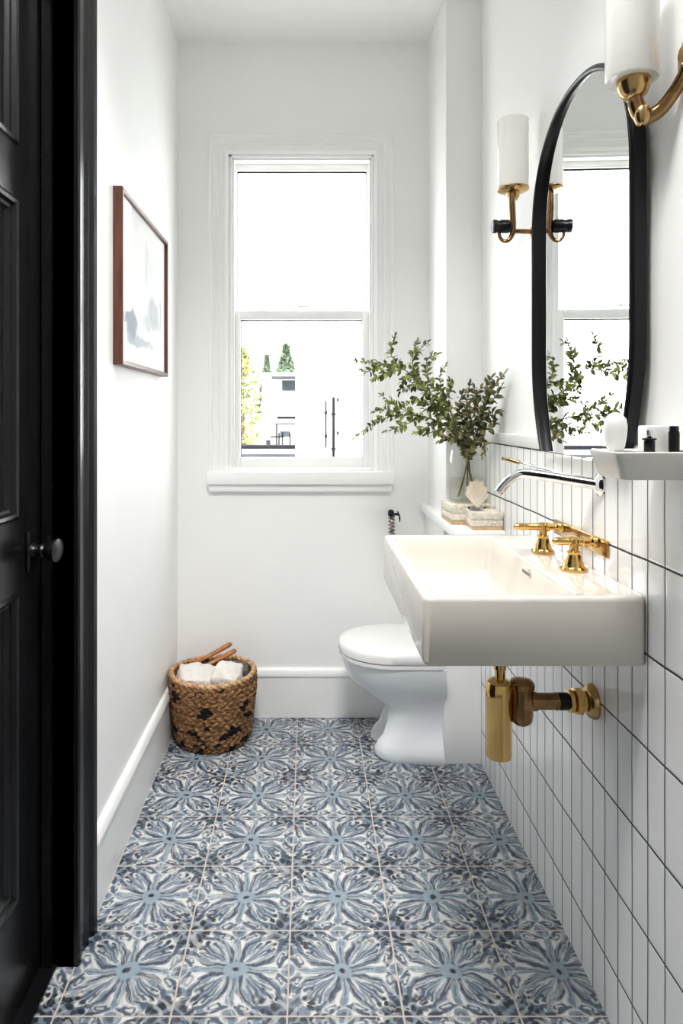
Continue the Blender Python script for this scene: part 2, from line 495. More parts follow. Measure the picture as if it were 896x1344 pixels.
# tiled dado on the right wall and its cap
bm = new(); box(bm, XR - .008, XR, YN, 2.413, 0, 1.11)
struct('wall_right_tiles', bm, M['walltile'], 'stacked white wall tiles with dark grout')
bm = new(); box(bm, XR - .012, XR, YN, 2.413, 1.1115, 1.145, .004)
struct('trim_1', bm, M['trim'], 'white cap tile along the top of the tiling', True)
# pipe chase in the far right corner and the boxed cistern with its ledge
bm = new(); box(bm, .48, XR, 2.413, YB, .85, ZC, .003)
struct('wall_chase', bm, M['wall'], 'white boxed pipe chase in the far right corner', True)
bm = new(); box(bm, .466, XR - .0085, 2.384, YB, 0, .82, .003); box(bm, .447, XR - .0085, 2.09, YB, .82, .85, .004)
struct('wall_boxing', bm, M['trim'], 'white boxed cistern with ledge behind the toilet', True)

# baseboards
prof = [(0, 0), (0, .014), (.155, .014), (.156, .011), (.160, .011), (.163, .018), (.176, .019), (.183, .014), (.190, .012), (.195, .006), (.195, 0)]
bm = new(); loft(bm, [[V((XL + t, y, z)) for z, t in prof] for y in (1.62, YB)])
struct('baseboard_left', bm, M['trim'], 'tall white moulded baseboard on the left wall', True)
bm = new(); loft(bm, [[V((x, YB - t, z)) for z, t in prof] for x in (XL, .466)])
struct('baseboard_back', bm, M['trim'], 'tall white moulded baseboard under the window', True)

# ------------------------------------------------------------------ window
win = struct_empty('window_1', 'white sash window with two panes in the back wall', (-.027, YB, WZ0))
d = .004
cprof = [(0, 0), (0, .010), (.010, .016), (.016, .016), (.019, .011), (.034, .012), (.038, .018), (.044, .018), (.048, .013), (.062, .015), (.066, .022), (.074, .022), (.078, .018), (.078, 0)]
bm = new()
pts = [(WX0 - 0, YB, WZ0), (WX0, YB, WZ1), (WX1, YB, WZ1), (WX1, YB, WZ0)]
mould(bm, pts, [(-1, 0, 0), (-1, 0, 1), (1, 0, 1), (1, 0, 0)], cprof, (0, -1, 0))
finish(bm, 'casing', M['trim'], win, True, 25)
bm = new(); box(bm, -.400, .342, YB - .036, YB, WZ0 - .052, WZ0, .005); box(bm, -.392, .334, YB - .022, YB, WZ0 - .082, WZ0 - .052, .006)
finish(bm, 'window_sill', M['trim'], win, True)
bm = new()
for x0, x1 in ((WX0, WX0 + .014), (WX1 - .010, WX1)): box(bm, x0, x1, YB - .004, YB + .2, WZ0, WZ1, .002)
box(bm, WX0, WX1, YB - .004, YB + .2, WZ1 - .012, WZ1, .002); box(bm, WX0, WX1, YB - .002, YB + .21, WZ0, WZ0 + .014, .002)
for x0, x1 in ((WX0 + .014, WX0 + .022), (WX1 - .017, WX1 - .010)): box(bm, x0, x1, YB + .004, YB + .02, WZ0 + .014, WZ1 - .012, .002)
box(bm, WX0 + .014, WX1 - .010, YB + .004, YB + .02, WZ1 - .022, WZ1 - .012, .002)
finish(bm, 'jamb', M['trim'], win, True)
def sash(name, y0, y1, x0, x1, z0, z1, gx0, gx1, gz0, gz1):
    bm = new()
    for a in ((x0, gx0, z0, z1), (gx1, x1, z0, z1), (gx0, gx1, z0, gz0), (gx0, gx1, gz1, z1)):
        box(bm, a[0], a[1], y0, y1, a[2], a[3], .0025)
    s = finish(bm, name, M['trim'], win, True)
    bm = new(); t = .0022   # dark glazing gasket
    ym = (y0 + y1) / 2 - .004
    for a in ((gx0, gx0 + t, gz0, gz1), (gx1 - t, gx1, gz0, gz1), (gx0, gx1, gz1 - t * 1.5, gz1), (gx0, gx1, gz0, gz0 + t * .6)):
        box(bm, a[0], a[1], ym, ym + .012, a[2], a[3])
    finish(bm, 'glazing_bead', M['dark_out'], s, False)
    bm = new(); box(bm, gx0, gx1, (y0 + y1) / 2, (y0 + y1) / 2 + .004, gz0, gz1)
    finish(bm, 'glass_pane', M['pane'], s, False)
    return s
sash('upper_sash', YB + .072, YB + .106, -.302, .252, 1.585, 2.227, -.290, .240, 1.622, 2.201)
ls = sash('lower_sash', YB + .024, YB + .062, -.299, .250, .992, 1.6215, -.271, .2185, 1.031, 1.5846)
bm = new()
tube(bm, catmull([(-.058, YB + .042, 1.6215), (-.050, YB + .034, 1.634), (-.018, YB + .03, 1.639), (.016, YB + .034, 1.634), (.024, YB + .042, 1.6215)], 6), .0032, 8)
tag(finish(bm, 'sash_handle', M['chrome'], ls), 'small metal sash handle')

# ------------------------------------------------------------------ door
door = struct_empty('door_1', 'black panelled door in a black moulded frame on the left', (-.60, 1.1, 0))
bm = new()
FX, RX, BX = -.580, -.594, -.622       # face, recessed panel, back
rows = [(.231, .846), (.993, 1.63), (1.739, 2.09)]; cols = [(.83, 1.045), (1.165, 1.382)]
ys = [DY0 + .004, cols[0][0], cols[0][1], cols[1][0], cols[1][1], DY1 - .003]
zs = [.012] + [z for r in rows for z in r] + [DZ - .004]
box(bm, BX, RX, ys[0], ys[-1], zs[0], zs[-1])
for y0, y1 in ((ys[0], ys[1]), (ys[2], ys[3]), (ys[4], ys[5])): box(bm, RX - .001, FX, y0, y1, zs[0], zs[-1])
for z0, z1 in ((zs[0], zs[1]), (zs[2], zs[3]), (zs[4], zs[5]), (zs[6], zs[7])):
    for c in cols: box(bm, RX - .001, FX, c[0], c[1], z0, z1)
mp = [(0, -.014), (0, .005), (.006, .007), (.012, .004), (.016, -.004), (.022, -.006), (.026, -.012), (.028, -.014)]
for c in cols:
    for r in rows:
        pp = [(FX, c[0], r[0]), (FX, c[1], r[0]), (FX, c[1], r[1]), (FX, c[0], r[1])]
        iv = [(0, 1, 1), (0, -1, 1), (0, -1, -1), (0, 1, -1)]
        rings = [[V(p) + V(m) * a + V((1, 0, 0)) * t for a, t in mp] for p, m in zip(pp, iv)]
        loft(bm, rings + [rings[0]], False, False)
        # raised field
        box(bm, RX - .001, RX + .006, c[0] + .05, c[1] - .05, r[0] + .05, r[1] - .05, .005)
finish(bm, 'door_leaf', M['black'], door, True, 30)
# frame: jamb lining and moulded casing
bm = new()
box(bm, -.64, -.509, DY1, DY1 + .02, 0, DZ + .02); box(bm, -.64, -.509, DY0 - .02, DY0, 0, DZ + .02); box(bm, -.64, -.509, DY0, DY1, DZ, DZ + .02)
box(bm, -.575, -.555, DY1 - .012, DY1, 0, DZ)
cp = [(0, 0), (0, .022), (.006, .026), (.014, .026), (.018, .018), (.03, .017), (.052, .019), (.062, .026), (.070, .024), (.074, .018), (.082, .018), (.090, .030), (.102, .034), (.108, .030), (.112, .012), (.112, 0)]
mould(bm, [(XL, DY1, 0), (XL, DY1, DZ), (XL, DY0, DZ), (XL, DY0, 0)], [(0, 1, 0), (0, 1, 1), (0, -1, 1), (0, -1, 0)], [(a, t * .9) for a, t in cp], (1, 0, 0))
finish(bm, 'door_frame', M['black'], door, True, 25)
bm = new(); box(bm, -.64, -.545, DY0, DY1, 0, .006)
finish(bm, 'threshold', M['black'], door, False)
bm = new()
hz = .918; hy = 1.447
box(bm, -.580, -.574, hy - .024, hy + .024, hz - .042, hz + .042, .003)
rings = []
for t in range(13):                       # oval knob on a neck
    x = -.575 + .058 * t / 12
    u = t / 12
    r = .014 - .004 * math.sin(min(u / .45, 1) * PI) if u < .45 else .010 + .010 * math.sin((u - .45) / .55 * PI * .62)
    if t == 12: r *= .6
    rings.append([V((x, hy + 1.75 * r * math.cos(2 * PI * k / 20), hz + 1.2 * r * math.sin(2 * PI * k / 20))) for k in range(20)])
loft(bm, rings)
tag(finish(bm, 'door_handle', M['blackmetal'], door), 'shiny black oval door knob')

# ------------------------------------------------------------------ picture
pf = thing('framed_picture', 'brown wood framed pale watercolour hanging on the white left wall', 'picture', (XL, 2.148, 1.335))
y0, y1, z0, z1 = 1.848, 2.448, 1.335, 1.812
fp = [(0, 0), (0, .024), (.002, .026), (.011, .026), (.013, .024), (.013, 0)]
bm = new()
pp = [(XL, y0, z0), (XL, y1, z0), (XL, y1, z1), (XL, y0, z1)]; iv = [(0, 1, 1), (0, -1, 1), (0, -1, -1), (0, 1, -1)]
rings = [[V(p) + V(m) * a + V((1, 0, 0)) * (t + .0005) for a, t in fp] for p, m in zip(pp, iv)]
loft(bm, rings + [rings[0]], False, False)
finish(bm, 'picture_frame', M['walnut'], pf, True, 30)
bm = new(); box(bm, XL + .004, XL + .016, y0 + .0125, y1 - .0125, z0 + .0125, z1 - .0125)
finish(bm, 'print', M['art'], pf, False)
bm = new(); box(bm, XL + .018, XL + .020, y0 + .0125, y1 - .0125, z0 + .0125, z1 - .0125)
finish(bm, 'glass_pane', M['picglass'], pf, False)

# ------------------------------------------------------------------ basin
SX0, SX1, SY0, SY1, SZ0, SZ1 = .2025, XR - .0095, 1.215, 1.862, .756, .880
sink = thing('wall_basin', 'white rectangular ceramic basin mounted on the tiled right wall', 'sink', ((SX0 + SX1) / 2, (SY0 + SY1) / 2, SZ0))
rings = []
def outer(ins, z): return rrect(SX0 + ins, SX1 - ins * .0, SY0 + ins, SY1 - ins, .016, z, 6)
for ins, z in ((.012, SZ0), (.004, SZ0 + .003), (0, SZ0 + .010), (0, SZ1 - .008), (.0012, SZ1 - .004), (.0035, SZ1 - .0012), (.007, SZ1)):
    rings.append(rrect(SX0 + ins, SX1, SY0 + ins, SY1 - ins, .016, z, 6))
bx0, bx1, by0, by1 = SX0 + .026, .486, SY0 + .026, SY1 - .024
for ins, z in ((-.006, SZ1), (-.002, SZ1 - .0015), (.001, SZ1 - .006), (.006, SZ1 - .04), (.012, SZ1 - .085), (.02, SZ1 - .097), (.04, SZ1 - .103)):
    rings.append(rrect(bx0 + ins, bx1 - ins, by0 + ins, by1 - ins, .022 + max(ins, 0) * .6, z, 6))
bm = new(); loft(bm, rings)
finish(bm, 'basin', M['porcelain'], sink, True, 35)
bm = new(); lathe(bm, [(.022, 0), (.022, .003), (.019, .004), (.012, .002)], (.375, 1.53, SZ1 - .103), 32)
tag(finish(bm, 'drain', M['brass'], sink), 'brass drain')
# small grey maker's scribble on the inner back wall of the bowl
bm = new()
mx = bx1 - .0052
def stroke(pts):
    n = len(pts); w = .0009
    for (ya, za), (yb, zb) in zip(pts[:-1], pts[1:]):
        dv = V((0, yb - ya, zb - za)); nn = V((0, -dv.z, dv.y)).normalized() * w
        a = V((mx, ya, za)); b = V((mx, yb, zb)); o = V((-.0006, 0, 0))
        loft(bm, [[a + nn, a - nn, a - nn + o, a + nn + o], [b + nn, b - nn, b - nn + o, b + nn + o]])
z = .853
y = 1.555
for k in range(5):
    yy = y - k * .010
    stroke([(yy, z - .003 - .0004 * k), (yy - .002, z + .003), (yy - .005, z - .003), (yy - .007, z + .0025)])
stroke([(1.515, z + .009), (1.505, z + .010), (1.500, z + .004), (1.502, z - .006)])
tag(finish(bm, 'maker_mark', simple('grey_print', C(120, 120, 124), .5), sink, False), 'small grey printed mark')

# ------------------------------------------------------------------ taps
def tap(cx, cy, z, tip, wallx, label, s=1.0):
    t = thing('brass_tap', label, 'tap', (cx, cy, SZ1), 'brass taps on the basin')
    bm = new()
    lathe(bm, [(.026 * s, 0), (.0275 * s, .002), (.0275 * s, .0045), (.0235 * s, .007), (.021 * s, .010), (.0185 * s, .018), (.0145 * s, .030), (.0125 * s, .034), (.0135 * s, .036), (.0135 * s, .039), (.0105 * s, .041)], (cx, cy, SZ1), 40)
    finish(bm, 'tap_base', M['brass'], t)
    bm = new()
    lathe(bm, [(.0095, .038), (.0088, .046), (.0092, z - SZ1 - .006), (.0125, z - SZ1 - .004), (.0125, z - SZ1 + .004), (.008, z - SZ1 + .0085), (.003, z - SZ1 + .010)], (cx, cy, SZ1), 28)
    finish(bm, 'spindle', M['brass'], t)
    bm = new()
    L = V((tip, cy, z)); R = V((wallx, cy - .004, z - .001))
    pr = [(0.0, .0035), (.05, .0065), (.12, .0082), (.45, .0082), (.62, .0088), (.66, .0105), (.72, .0105), (.76, .008), (.86, .008), (.9, .012), (1.0, .0125)]
    tube(bm, [L.lerp(R, a) for a, _ in pr], [r for _, r in pr], 20)
    finish(bm, 'lever', M['brass'], t)
    return t
tap(.548, 1.430, .9405, .503, XR - .0125, 'near brass basin tap with bell base and lever, closer to the soap shelf')
tap(.548, 1.618, .9405, .480, XR - .0125, 'far brass basin tap with bell base, closer to the boxes and vase', .97)
bm = new(); box(bm, XR - .0125, XR - .0081, 1.372, 1.672, .916, .950, .002)
o = finish(bm, 'tap_wall_plate', M['oldbrass'], None, True, loc=(XR - .01, 1.52, .93))
tag(o, 'flat brass wall plate behind the two basin taps', 'wall plate')

# chrome spout
sp = thing('wall_spout', 'curved chrome wall spout over the basin with slim brass tipped lever', 'faucet', (XR - .008, 1.42, 1.058))
bm = new()
tube(bm, catmull([(XR - .008, 1.415, 1.058), (.56, 1.445, 1.063), (.50, 1.49, 1.071), (.468, 1.515, 1.072), (.440, 1.522, 1.056), (.418, 1.524, 1.030)], 8), [.0115, .0115, .011, .0105, .010, .0095], 20)
finish(bm, 'spout', M['chrome'], sp)
bm = new(); lathe(bm, [(.024, .0), (.024, -.004), (.018, -.008), (.013, -.012)], (XR - .008, 1.415, 1.058), 32, 'x')
finish(bm, 'flange', M['chrome'], sp)
bm = new()
tube(bm, catmull([(.548, 1.456, 1.070), (.53, 1.474, 1.079), (.5, 1.505, 1.087), (.468, 1.54, 1.095)], 6), [.0045, .004, .004, .005], 12, flat=.7)
lv = finish(bm, 'lever', M['chrome'], sp)
bm = new()
tube(bm, catmull([(.470, 1.538, 1.0945), (.455, 1.55, 1.099), (.438, 1.562, 1.102)], 5), [.0058, .0062, .0025], 12, flat=.8)
tag(finish(bm, 'lever_tip', M['oldbrass'], lv), 'brass lever tip')

# ------------------------------------------------------------------ bottle trap
tr = thing('bottle_trap', 'polished brass bottle trap under the basin running to the tiled wall', 'drain trap', (.40, 1.447, .49))
bm = new()
lathe(bm, [(.020, .487), (.0255, .488), (.0268, .492), (.0268, .612), (.0275, .613), (.0275, .632), (.0262, .634), (.0262, .642), (.022, .647), (.012, .649)], (.3985, 1.447, 0), 48)
finish(bm, 'bottle', M['brass'], tr)
bm = new(); lathe(bm, [(.010, .646), (.010, .668), (.013, .669), (.013, .680), (.0105, .681), (.0105, SZ0 + .003)], (.402, 1.452, 0), 28)
finish(bm, 'inlet_pipe', M['brass'], tr)
bm = new()
lathe(bm, [(.014, .556), (.021, .562), (.0235, .575), (.0235, .630), (.0265, .632), (.0265, .640), (.022, .647), (.010, .651)], (.446, 1.447, 0), 40)
lathe(bm, [(.0235, .0), (.0235, .014), (.0195, .018), (.0195, .030)], (.446, 1.447, .603), 36, 'x')
finish(bm, 'elbow', M['darkbrass'], tr)
bm = new(); lathe(bm, [(.0172, 0), (.0172, .072)], (.470, 1.447, .603), 36, 'x')
lathe(bm, [(.0182, .0), (.0182, .003)], (.515, 1.447, .603), 36, 'x')
finish(bm, 'waste_pipe', M['darkbrass'], tr)
bm = new(); lathe(bm, [(.0175, 0), (.0178, .001), (.0178, .020), (.0175, .021)], (.521, 1.447, .603), 36, 'x')
tag(finish(bm, 'pipe_sleeve', M['blackmetal'], tr), 'dark sleeve on the pipe')
bm = new()
lathe(bm, [(.019, .0), (.024, .002), (.024, .010), (.021, .012)], (.541, 1.447, .603), 8, 'x')
lathe(bm, [(.021, .0), (.028, .002), (.028, .014), (.022, .017), (.022, .022)], (.554, 1.447, .603), 8, 'x')
finish(bm, 'compression_nut', M['brass'], tr, True, 30)
bm = new(); lathe(bm, [(.024, 0), (.032, .006), (.036, .014), (.036, .0185), (.034, .0187)], (XR - .0268, 1.447, .603), 48, 'x')
finish(bm, 'wall_flange', M['oldbrass'], tr)

# ------------------------------------------------------------------ toilet
TY = 2.505
toi = thing('toilet', 'white toilet with closed lid below the window beside the boxed cistern', 'toilet', (.36, TY, 0))
def tring(xf, xb, hw, z, e=2.0, notch=0.0, n=40, depth=.2, backflare=0.0):
    xm = min(xf + depth, xb - .02)
    pts = []
    for i in range(n + 1):
        a = -PI / 2 + PI * i / n
        c, s = math.cos(a), math.sin(a)
        x = xm - (xm - xf) * abs(c) ** (2 / e); y = hw * math.copysign(abs(s) ** (2 / e), s)
        if notch:
            x += notch * max(0, 1 - (abs(y) / (.052)) ** 4)
        pts.append(V((x, TY + y, z)))
    for k in range(1, 5):
        pts.append(V((xm + (xb - xm) * k / 4, TY + hw + backflare * k / 4, z)))
    for k in range(4, 0, -1):
        pts.append(V((xm + (xb - xm) * k / 4, TY - hw - backflare * k / 4, z)))
    return pts
XBK = .4655
rows_ = [(.0, .236, .118, 2.8, .10, .10, .02), (.012, .229, .123, 2.8, .10, .10, .022), (.035, .229, .123, 2.8, .10, .10, .018), (.055, .240, .116, 2.8, .098, .10, .01), (.08, .258, .107, 2.6, .095, .10, .0), (.12, .272, .104, 2.6, .09, .10, 0),
         (.150, .274, .105, 2.5, .06, .11, 0), (.165, .268, .108, 2.4, .02, .12, 0), (.185, .245, .113, 2.2, 0, .14, 0), (.21, .207, .124, 2.1, 0, .16, 0), (.235, .176, .137, 2, 0, .18, 0), (.26, .151, .150, 2, 0, .2, 0), (.29, .134, .164, 2, 0, .21, 0), (.325, .121, .175, 2, 0, .215, 0), (.342, .117, .178, 2, 0, .22, 0)]
bm = new(); loft(bm, [tring(xf, XBK, hw, z, e, nt, 40, dp, bf) for z, xf, hw, e, nt, dp, bf in rows_])
finish(bm, 'bowl', M['porcelain_cool'], toi, True, 60)
bm = new()
loft(bm, [tring(.112 + i, XBK - .012, .182 - i, z, 2.1, 0, 40, .2) for i, z in ((.004, .343), (0, .346), (0, .356), (.003, .358))])
finish(bm, 'seat', M['plastic'], toi, True, 40)
bm = new()
loft(bm, [tring(.110 + i, XBK - .008 - i * .3, .184 - i, z, 2.1, 0, 40, .2) for i, z in ((.004, .3595), (0, .363), (0, .382), (.003, .391), (.010, .397), (.03, .4015), (.07, .404), (.12, .405))])
finish(bm, 'lid', M['plastic'], toi, True, 50)

# ------------------------------------------------------------------ coiled hose by the toilet
hs = thing('coiled_hose', 'coiled metal hose with dark lever on back wall beside the toilet', 'hose', (.325, 2.70, .60))
bm = new(); hx, hy_ = .327, 2.712
pts = []
for i in range(15 * 14 + 1):
    a = 2 * PI * i / 14
    pts.append((hx + .0105 * math.cos(a), hy_ + .0105 * math.sin(a), .600 + .205 * i / (15 * 14)))
tube(bm, pts, .0034, 6)
finish(bm, 'coil', M['steel'], hs)
bm = new(); tube(bm, [(hx, hy_, .595), (hx, hy_, .815)], .0055, 12)
tube(bm, catmull([(hx, hy_, .60), (hx, hy_, .575), (hx, hy_ + .02, .56), (hx, YB, .56)], 5), .006, 12)
finish(bm, 'inner_tube', M['steel'], hs)
bm = new(); lathe(bm, [(.008, .804), (.0125, .808), (.0125, .822), (.009, .828), (.005, .831)], (hx - .002, hy_, 0), 20)
tube(bm, [(hx, hy_, .815), (hx, YB, .815)], .006, 12); tube(bm, [(hx, hy_, .814), (hx + .026, hy_, .812)], .005, 10)
finish(bm, 'valve', M['blackmetal'], hs)
bm = new()
tube(bm, catmull([(hx + .022, hy_ - .004, .825), (hx + .027, hy_ - .006, .815), (hx + .031, hy_ - .006, .798), (hx + .031, hy_ - .004, .786)], 5), [.003, .0055, .0065, .003], 12, flat=.5)
finish(bm, 'lever', M['blackmetal'], hs)

# ------------------------------------------------------------------ mirror
mir = thing('wall_mirror', 'tall arched mirror in a black metal frame on the right wall', 'mirror', (XR, 1.50, 1.11))
MC, MW = 1.4915, .2765
def outline(off):
    W = MW - off; pts = []
    zb = 1.112
    def wz(z): return W - (.062 * ((1.345 - z) / .233) ** 2 if z < 1.345 else 0)
    for i in range(13):
        z = zb + (1.345 - zb) * i / 12
        pts.append((MC + wz(z), z))
    pts.append((MC + W, 1.50))
    for i in range(0, 61):
        a = PI * i / 60; c, s = math.cos(a), math.sin(a)
        e = 2 / 2.15
        pts.append((MC + W * math.copysign(abs(c) ** e, c), 1.655 + (.262 - off) * abs(s) ** e))
    pts.append((MC - W, 1.50))
    for i in range(12, -1, -1):
        z = zb + (1.345 - zb) * i / 12
        pts.append((MC - wz(z), z))
    return pts
XM = XR - .0125       # back of the mirror, just clear of the cap tile
prof_m = [(0, 0), (0, .020), (.003, .0235), (.008, .025), (.012, .0235), (.014, .020), (.014, .0)]
outs = [outline(o_) for o_, _ in prof_m]
bm = new()
rings = [[V((XM - prof_m[k][1], outs[k][i][0], outs[k][i][1])) for k in range(len(prof_m))] for i in range(len(outs[0]))]
loft(bm, rings)
finish(bm, 'mirror_frame', M['blackmetal'], mir, True, 35)
TILT = math.tan(math.radians(1.9))
inn = outline(.0137)
bm = new()
xg = lambda y: XM - .0155 + (y - MC) * TILT
loft(bm, [[V((xg(y) + .003, y, z)) for y, z in inn], [V((xg(y), y, z)) for y, z in inn]])
finish(bm, 'mirror_glass', M['mirror'], mir, False)

# ------------------------------------------------------------------ sconces
def shade(t, c, zb, r, h):
    bm = new()
    lathe(bm, [(r * .55, zb + .001), (r * .96, zb), (r, zb + .003), (r, zb + h - .002), (r - .002, zb + h), (r - .004, zb + h - .002), (r - .004, zb + .006), (r * .5, zb + .004)], (c[0], c[1], 0), 56, cap0=True, cap1=True)
    finish(bm, 'lamp_shade', M['opal'], t)
sc = thing('wall_sconce', 'white glass tube wall lamp beyond the far edge of the mirror', 'wall lamp', (XR, 1.84, 1.69), 'brass wall lamps beside the mirror')
c = (.544, 1.84)
shade(sc, c, 1.803, .0405, .180)
bm = new(); lathe(bm, [(.006, 1.770), (.012, 1.772), (.0165, 1.780), (.0175, 1.790), (.030, 1.792), (.0405, 1.797), (.0415, 1.800), (.0405, 1.8025), (.010, 1.8025)], (c[0], c[1], 0), 44)
finish(bm, 'shade_holder', M['oldbrass'], sc)
bm = new()
tube(bm, catmull([(.5375, 1.83, 1.795), (.538, 1.828, 1.75), (.540, 1.828, 1.705), (.5385, 1.828, 1.678), (.528, 1.828, 1.661), (.514, 1.828, 1.660), (.505, 1.828, 1.672), (.503, 1.828, 1.69)], 8), [.0075, .0085, .0085, .007, .005, .0045, .0045, .0045], 16)
tube(bm, [(.541, 1.834, 1.687), (XR - .004, 1.84, 1.687)], .0062, 14)
finish(bm, 'arm', M['darkbrass'], sc)
bm = new(); lathe(bm, [(.012, 0), (.0175, .002), (.0175, .012), (.0155, .013), (.0155, .022), (.0175, .023), (.0175, .044), (.014, .050)], (.484, 1.826, 1.697), 28, 'x')
finish(bm, 'switch_knob', M['blackmetal'], sc)
bm = new(); lathe(bm, [(.010, -.016), (.014, -.010), (.026, -.006), (.0285, 0)], (XR, 1.84, 1.687), 40, 'x')
finish(bm, 'wall_plate', M['oldbrass'], sc)

sn = thing('wall_sconce', 'large white glass tube wall lamp at top right nearest the viewer', 'wall lamp', (XR, 1.09, 1.70), 'brass wall lamps beside the mirror')
c = (.537, 1.15)
shade(sn, c, 1.755, .0417, .180)
bm = new(); lathe(bm, [(.004, 1.722), (.013, 1.724), (.021, 1.732), (.0258, 1.744), (.0265, 1.752), (.0265, 1.758)], (c[0] + .003, c[1], 0), 44)
finish(bm, 'shade_holder', M['oldbrass'], sn)
bm = new()
tube(bm, catmull([(.542, 1.149, 1.726), (.5435, 1.147, 1.712), (.549, 1.145, 1.698), (.560, 1.142, 1.692), (.576, 1.134, 1.700), (.590, 1.120, 1.720), (.5985, 1.105, 1.742), (XR - .003, 1.092, 1.765)], 8), [.012, .0135, .0135, .0125, .0115, .0105, .010, .010], 20)
finish(bm, 'arm', M['darkbrass'], sn)
bm = new(); lathe(bm, [(.005, -.018), (.0105, -.014), (.0135, -.006), (.0135, .006), (.0105, .012)], (.550, 1.140, 1.694), 24, 'z')
finish(bm, 'switch_knob', M['oldbrass'], sn)
bm = new(); lathe(bm, [(.012, -.018), (.018, -.010), (.034, -.006), (.037, 0)], (XR, 1.090, 1.768), 40, 'x')
finish(bm, 'wall_plate', M['oldbrass'], sn)

# ------------------------------------------------------------------ soap shelf and what stands on it
SZ = 1.143
sd = thing('soap_shelf', 'small tapered white ceramic shelf on the tiles below the mirror', 'shelf', (XR, 1.12, 1.098))
bm = new()
rr_ = []
for ins, z in ((.016, 1.098), (.013, 1.100), (.004, 1.128), (.0, 1.138), (.0, 1.1415), (.002, SZ), (.007, SZ), (.010, SZ - .002), (.014, SZ - .003)):
    rr_.append(rrect(.478 + ins, XR - .0125, 1.072 + ins, 1.185 - ins * .5, .010, z, 5))
loft(bm, rr_)
finish(bm, 'tray', M['dish'], sd, True, 50)
o = thing('pump_dispenser', 'tiny black dispenser with a clear top on the ceramic shelf', 'dispenser', (.539, 1.095, SZ - .003))
bm = new(); lathe(bm, [(.0075, 0), (.0082, .001), (.0082, .019), (.006, .021)], (.539, 1.095, SZ - .003), 24)
finish(bm, 'bottle', M['blackmetal'], o)
bm = new(); lathe(bm, [(.0095, .0205), (.0105, .0215), (.0105, .0235), (.004, .0245)], (.539, 1.095, SZ - .003), 24)
finish(bm, 'collar', M['blackmetal'], o)
bm = new(); lathe(bm, [(.0035, .0245), (.0045, .026), (.0045, .036), (.003, .0375)], (.539, 1.095, SZ - .003), 18)
finish(bm, 'pump', M['chrome'], o)
bm = new(); box(bm, .546, .5865, 1.118, 1.150, SZ - .003, SZ + .040, .003)
o = finish(bm, 'white_box', M['soap'], None, True, loc=(.566, 1.134, SZ - .003))
tag(o, 'plain white box standing between the dispenser and the black bottle', 'box')
o = thing('black_bottle', 'slim black bottle at the wall end of the ceramic shelf', 'bottle', (.5805, 1.100, SZ - .003))
bm = new(); lathe(bm, [(.0072, 0), (.0082, .001), (.0082, .032), (.007, .036), (.005, .0365)], (.5805, 1.100, SZ - .003), 24)
finish(bm, 'body', M['blackmetal'], o)
bm = new(); lathe(bm, [(.0070, .0366), (.0072, .037), (.0072, .041), (.006, .043)], (.5805, 1.100, SZ - .003), 24)
finish(bm, 'cap', M['black'], o)
bm = new()
lathe(bm, [(.004, 0), (.011, .001), (.0145, .008), (.0175, .026), (.0185, .042), (.0165, .054), (.011, .061), (.004, .0645)], (.512, 1.155, SZ - .003), 32)
o = finish(bm, 'soap_bar', M['soap'], None, True, loc=(.512, 1.155, SZ - .003))
tag(o, 'rounded white soap bar standing in front of the mirror', 'soap')

# ------------------------------------------------------------------ boxes, ornament, vase on the ledge
LZ = .8505
def crackle_box(x0, x1, y0, y1, z0, z1, label, name='cream_box'):
    t = thing(name, label, 'box', ((x0 + x1) / 2, (y0 + y1) / 2, z0), 'cream boxes on the ledge')
    h = z1 - z0
    bm = new(); box(bm, x0 + .001, x1 - .001, y0 + .001, y1 - .001, z0, z0 + h * .18, .001)
    tag(finish(bm, 'base', M['boxbase'], t), 'brown wooden base')
    bm = new(); box(bm, x0, x1, y0, y1, z0 + h * .2, z0 + h * .56, .0015)
    finish(bm, 'body', M['boxcream'], t)
    bm = new(); box(bm, x0 + .002, x1 - .002, y0 + .002, y1 - .002, z0 + h * .17, z0 + h * .21); box(bm, x0 + .002, x1 - .002, y0 + .002, y1 - .002, z0 + h * .55, z0 + h * .59)
    finish(bm, 'liner', M['greycloth'], t, False)
    bm = new(); box(bm, x0 - .0006, x1 + .0006, y0 - .0006, y1 + .0006, z0 + h * .58, z1, .002)
    finish(bm, 'lid', M['boxcream'], t)
crackle_box(.500, .593, 2.108, 2.200, LZ, .904, 'small cream crackled box under the shell, in front of the vase')
crackle_box(.456, .593, 2.214, 2.380, LZ, .912, 'wide cream crackled box under the glass vase')

sh = thing('shell_ornament', 'pale fan shaped shell in a glass dish on the small box', 'ornament', (.520, 2.155, .9045))
bm = new()
rings = []
for i in range(25):                       # ribbed fan
    a = math.radians(38 + 104 * i / 24)
    L = .088 * (1 + .05 * math.cos(i * PI * .5)) * (.80 + .2 * math.sin((i / 24) * PI)) * (1.0 if i > 8 else .9 + .1 * i / 8)
    ring = []
    for k in range(9):
        u = k / 8
        rx = L * (.06 + .94 * u) * math.cos(a); rz = L * (.06 + .94 * u) * math.sin(a)
        bulge = .016 * math.sin(u * PI * .7) * math.sin((i / 24) * PI) + .0018 * math.cos(i * PI) * u
        ring.append(V((.528 + rx * .70, 2.160 + bulge, .9085 + rz)))
    rings.append(ring)
R = loft(bm, rings, False, False, closed=False)
bmesh.ops.solidify(bm, geom=bm.faces[:], thickness=.003)
finish(bm, 'shell', M['shell'], sh, True, 60)
bm = new(); lathe(bm, [(.014, 0), (.020, .001), (.026, .007), (.027, .010), (.0255, .0095), (.019, .003)], (.521, 2.150, .9045), 32)
d_ = finish(bm, 'dish', M['dishglass'], sh)
bm = new()
bm.free()
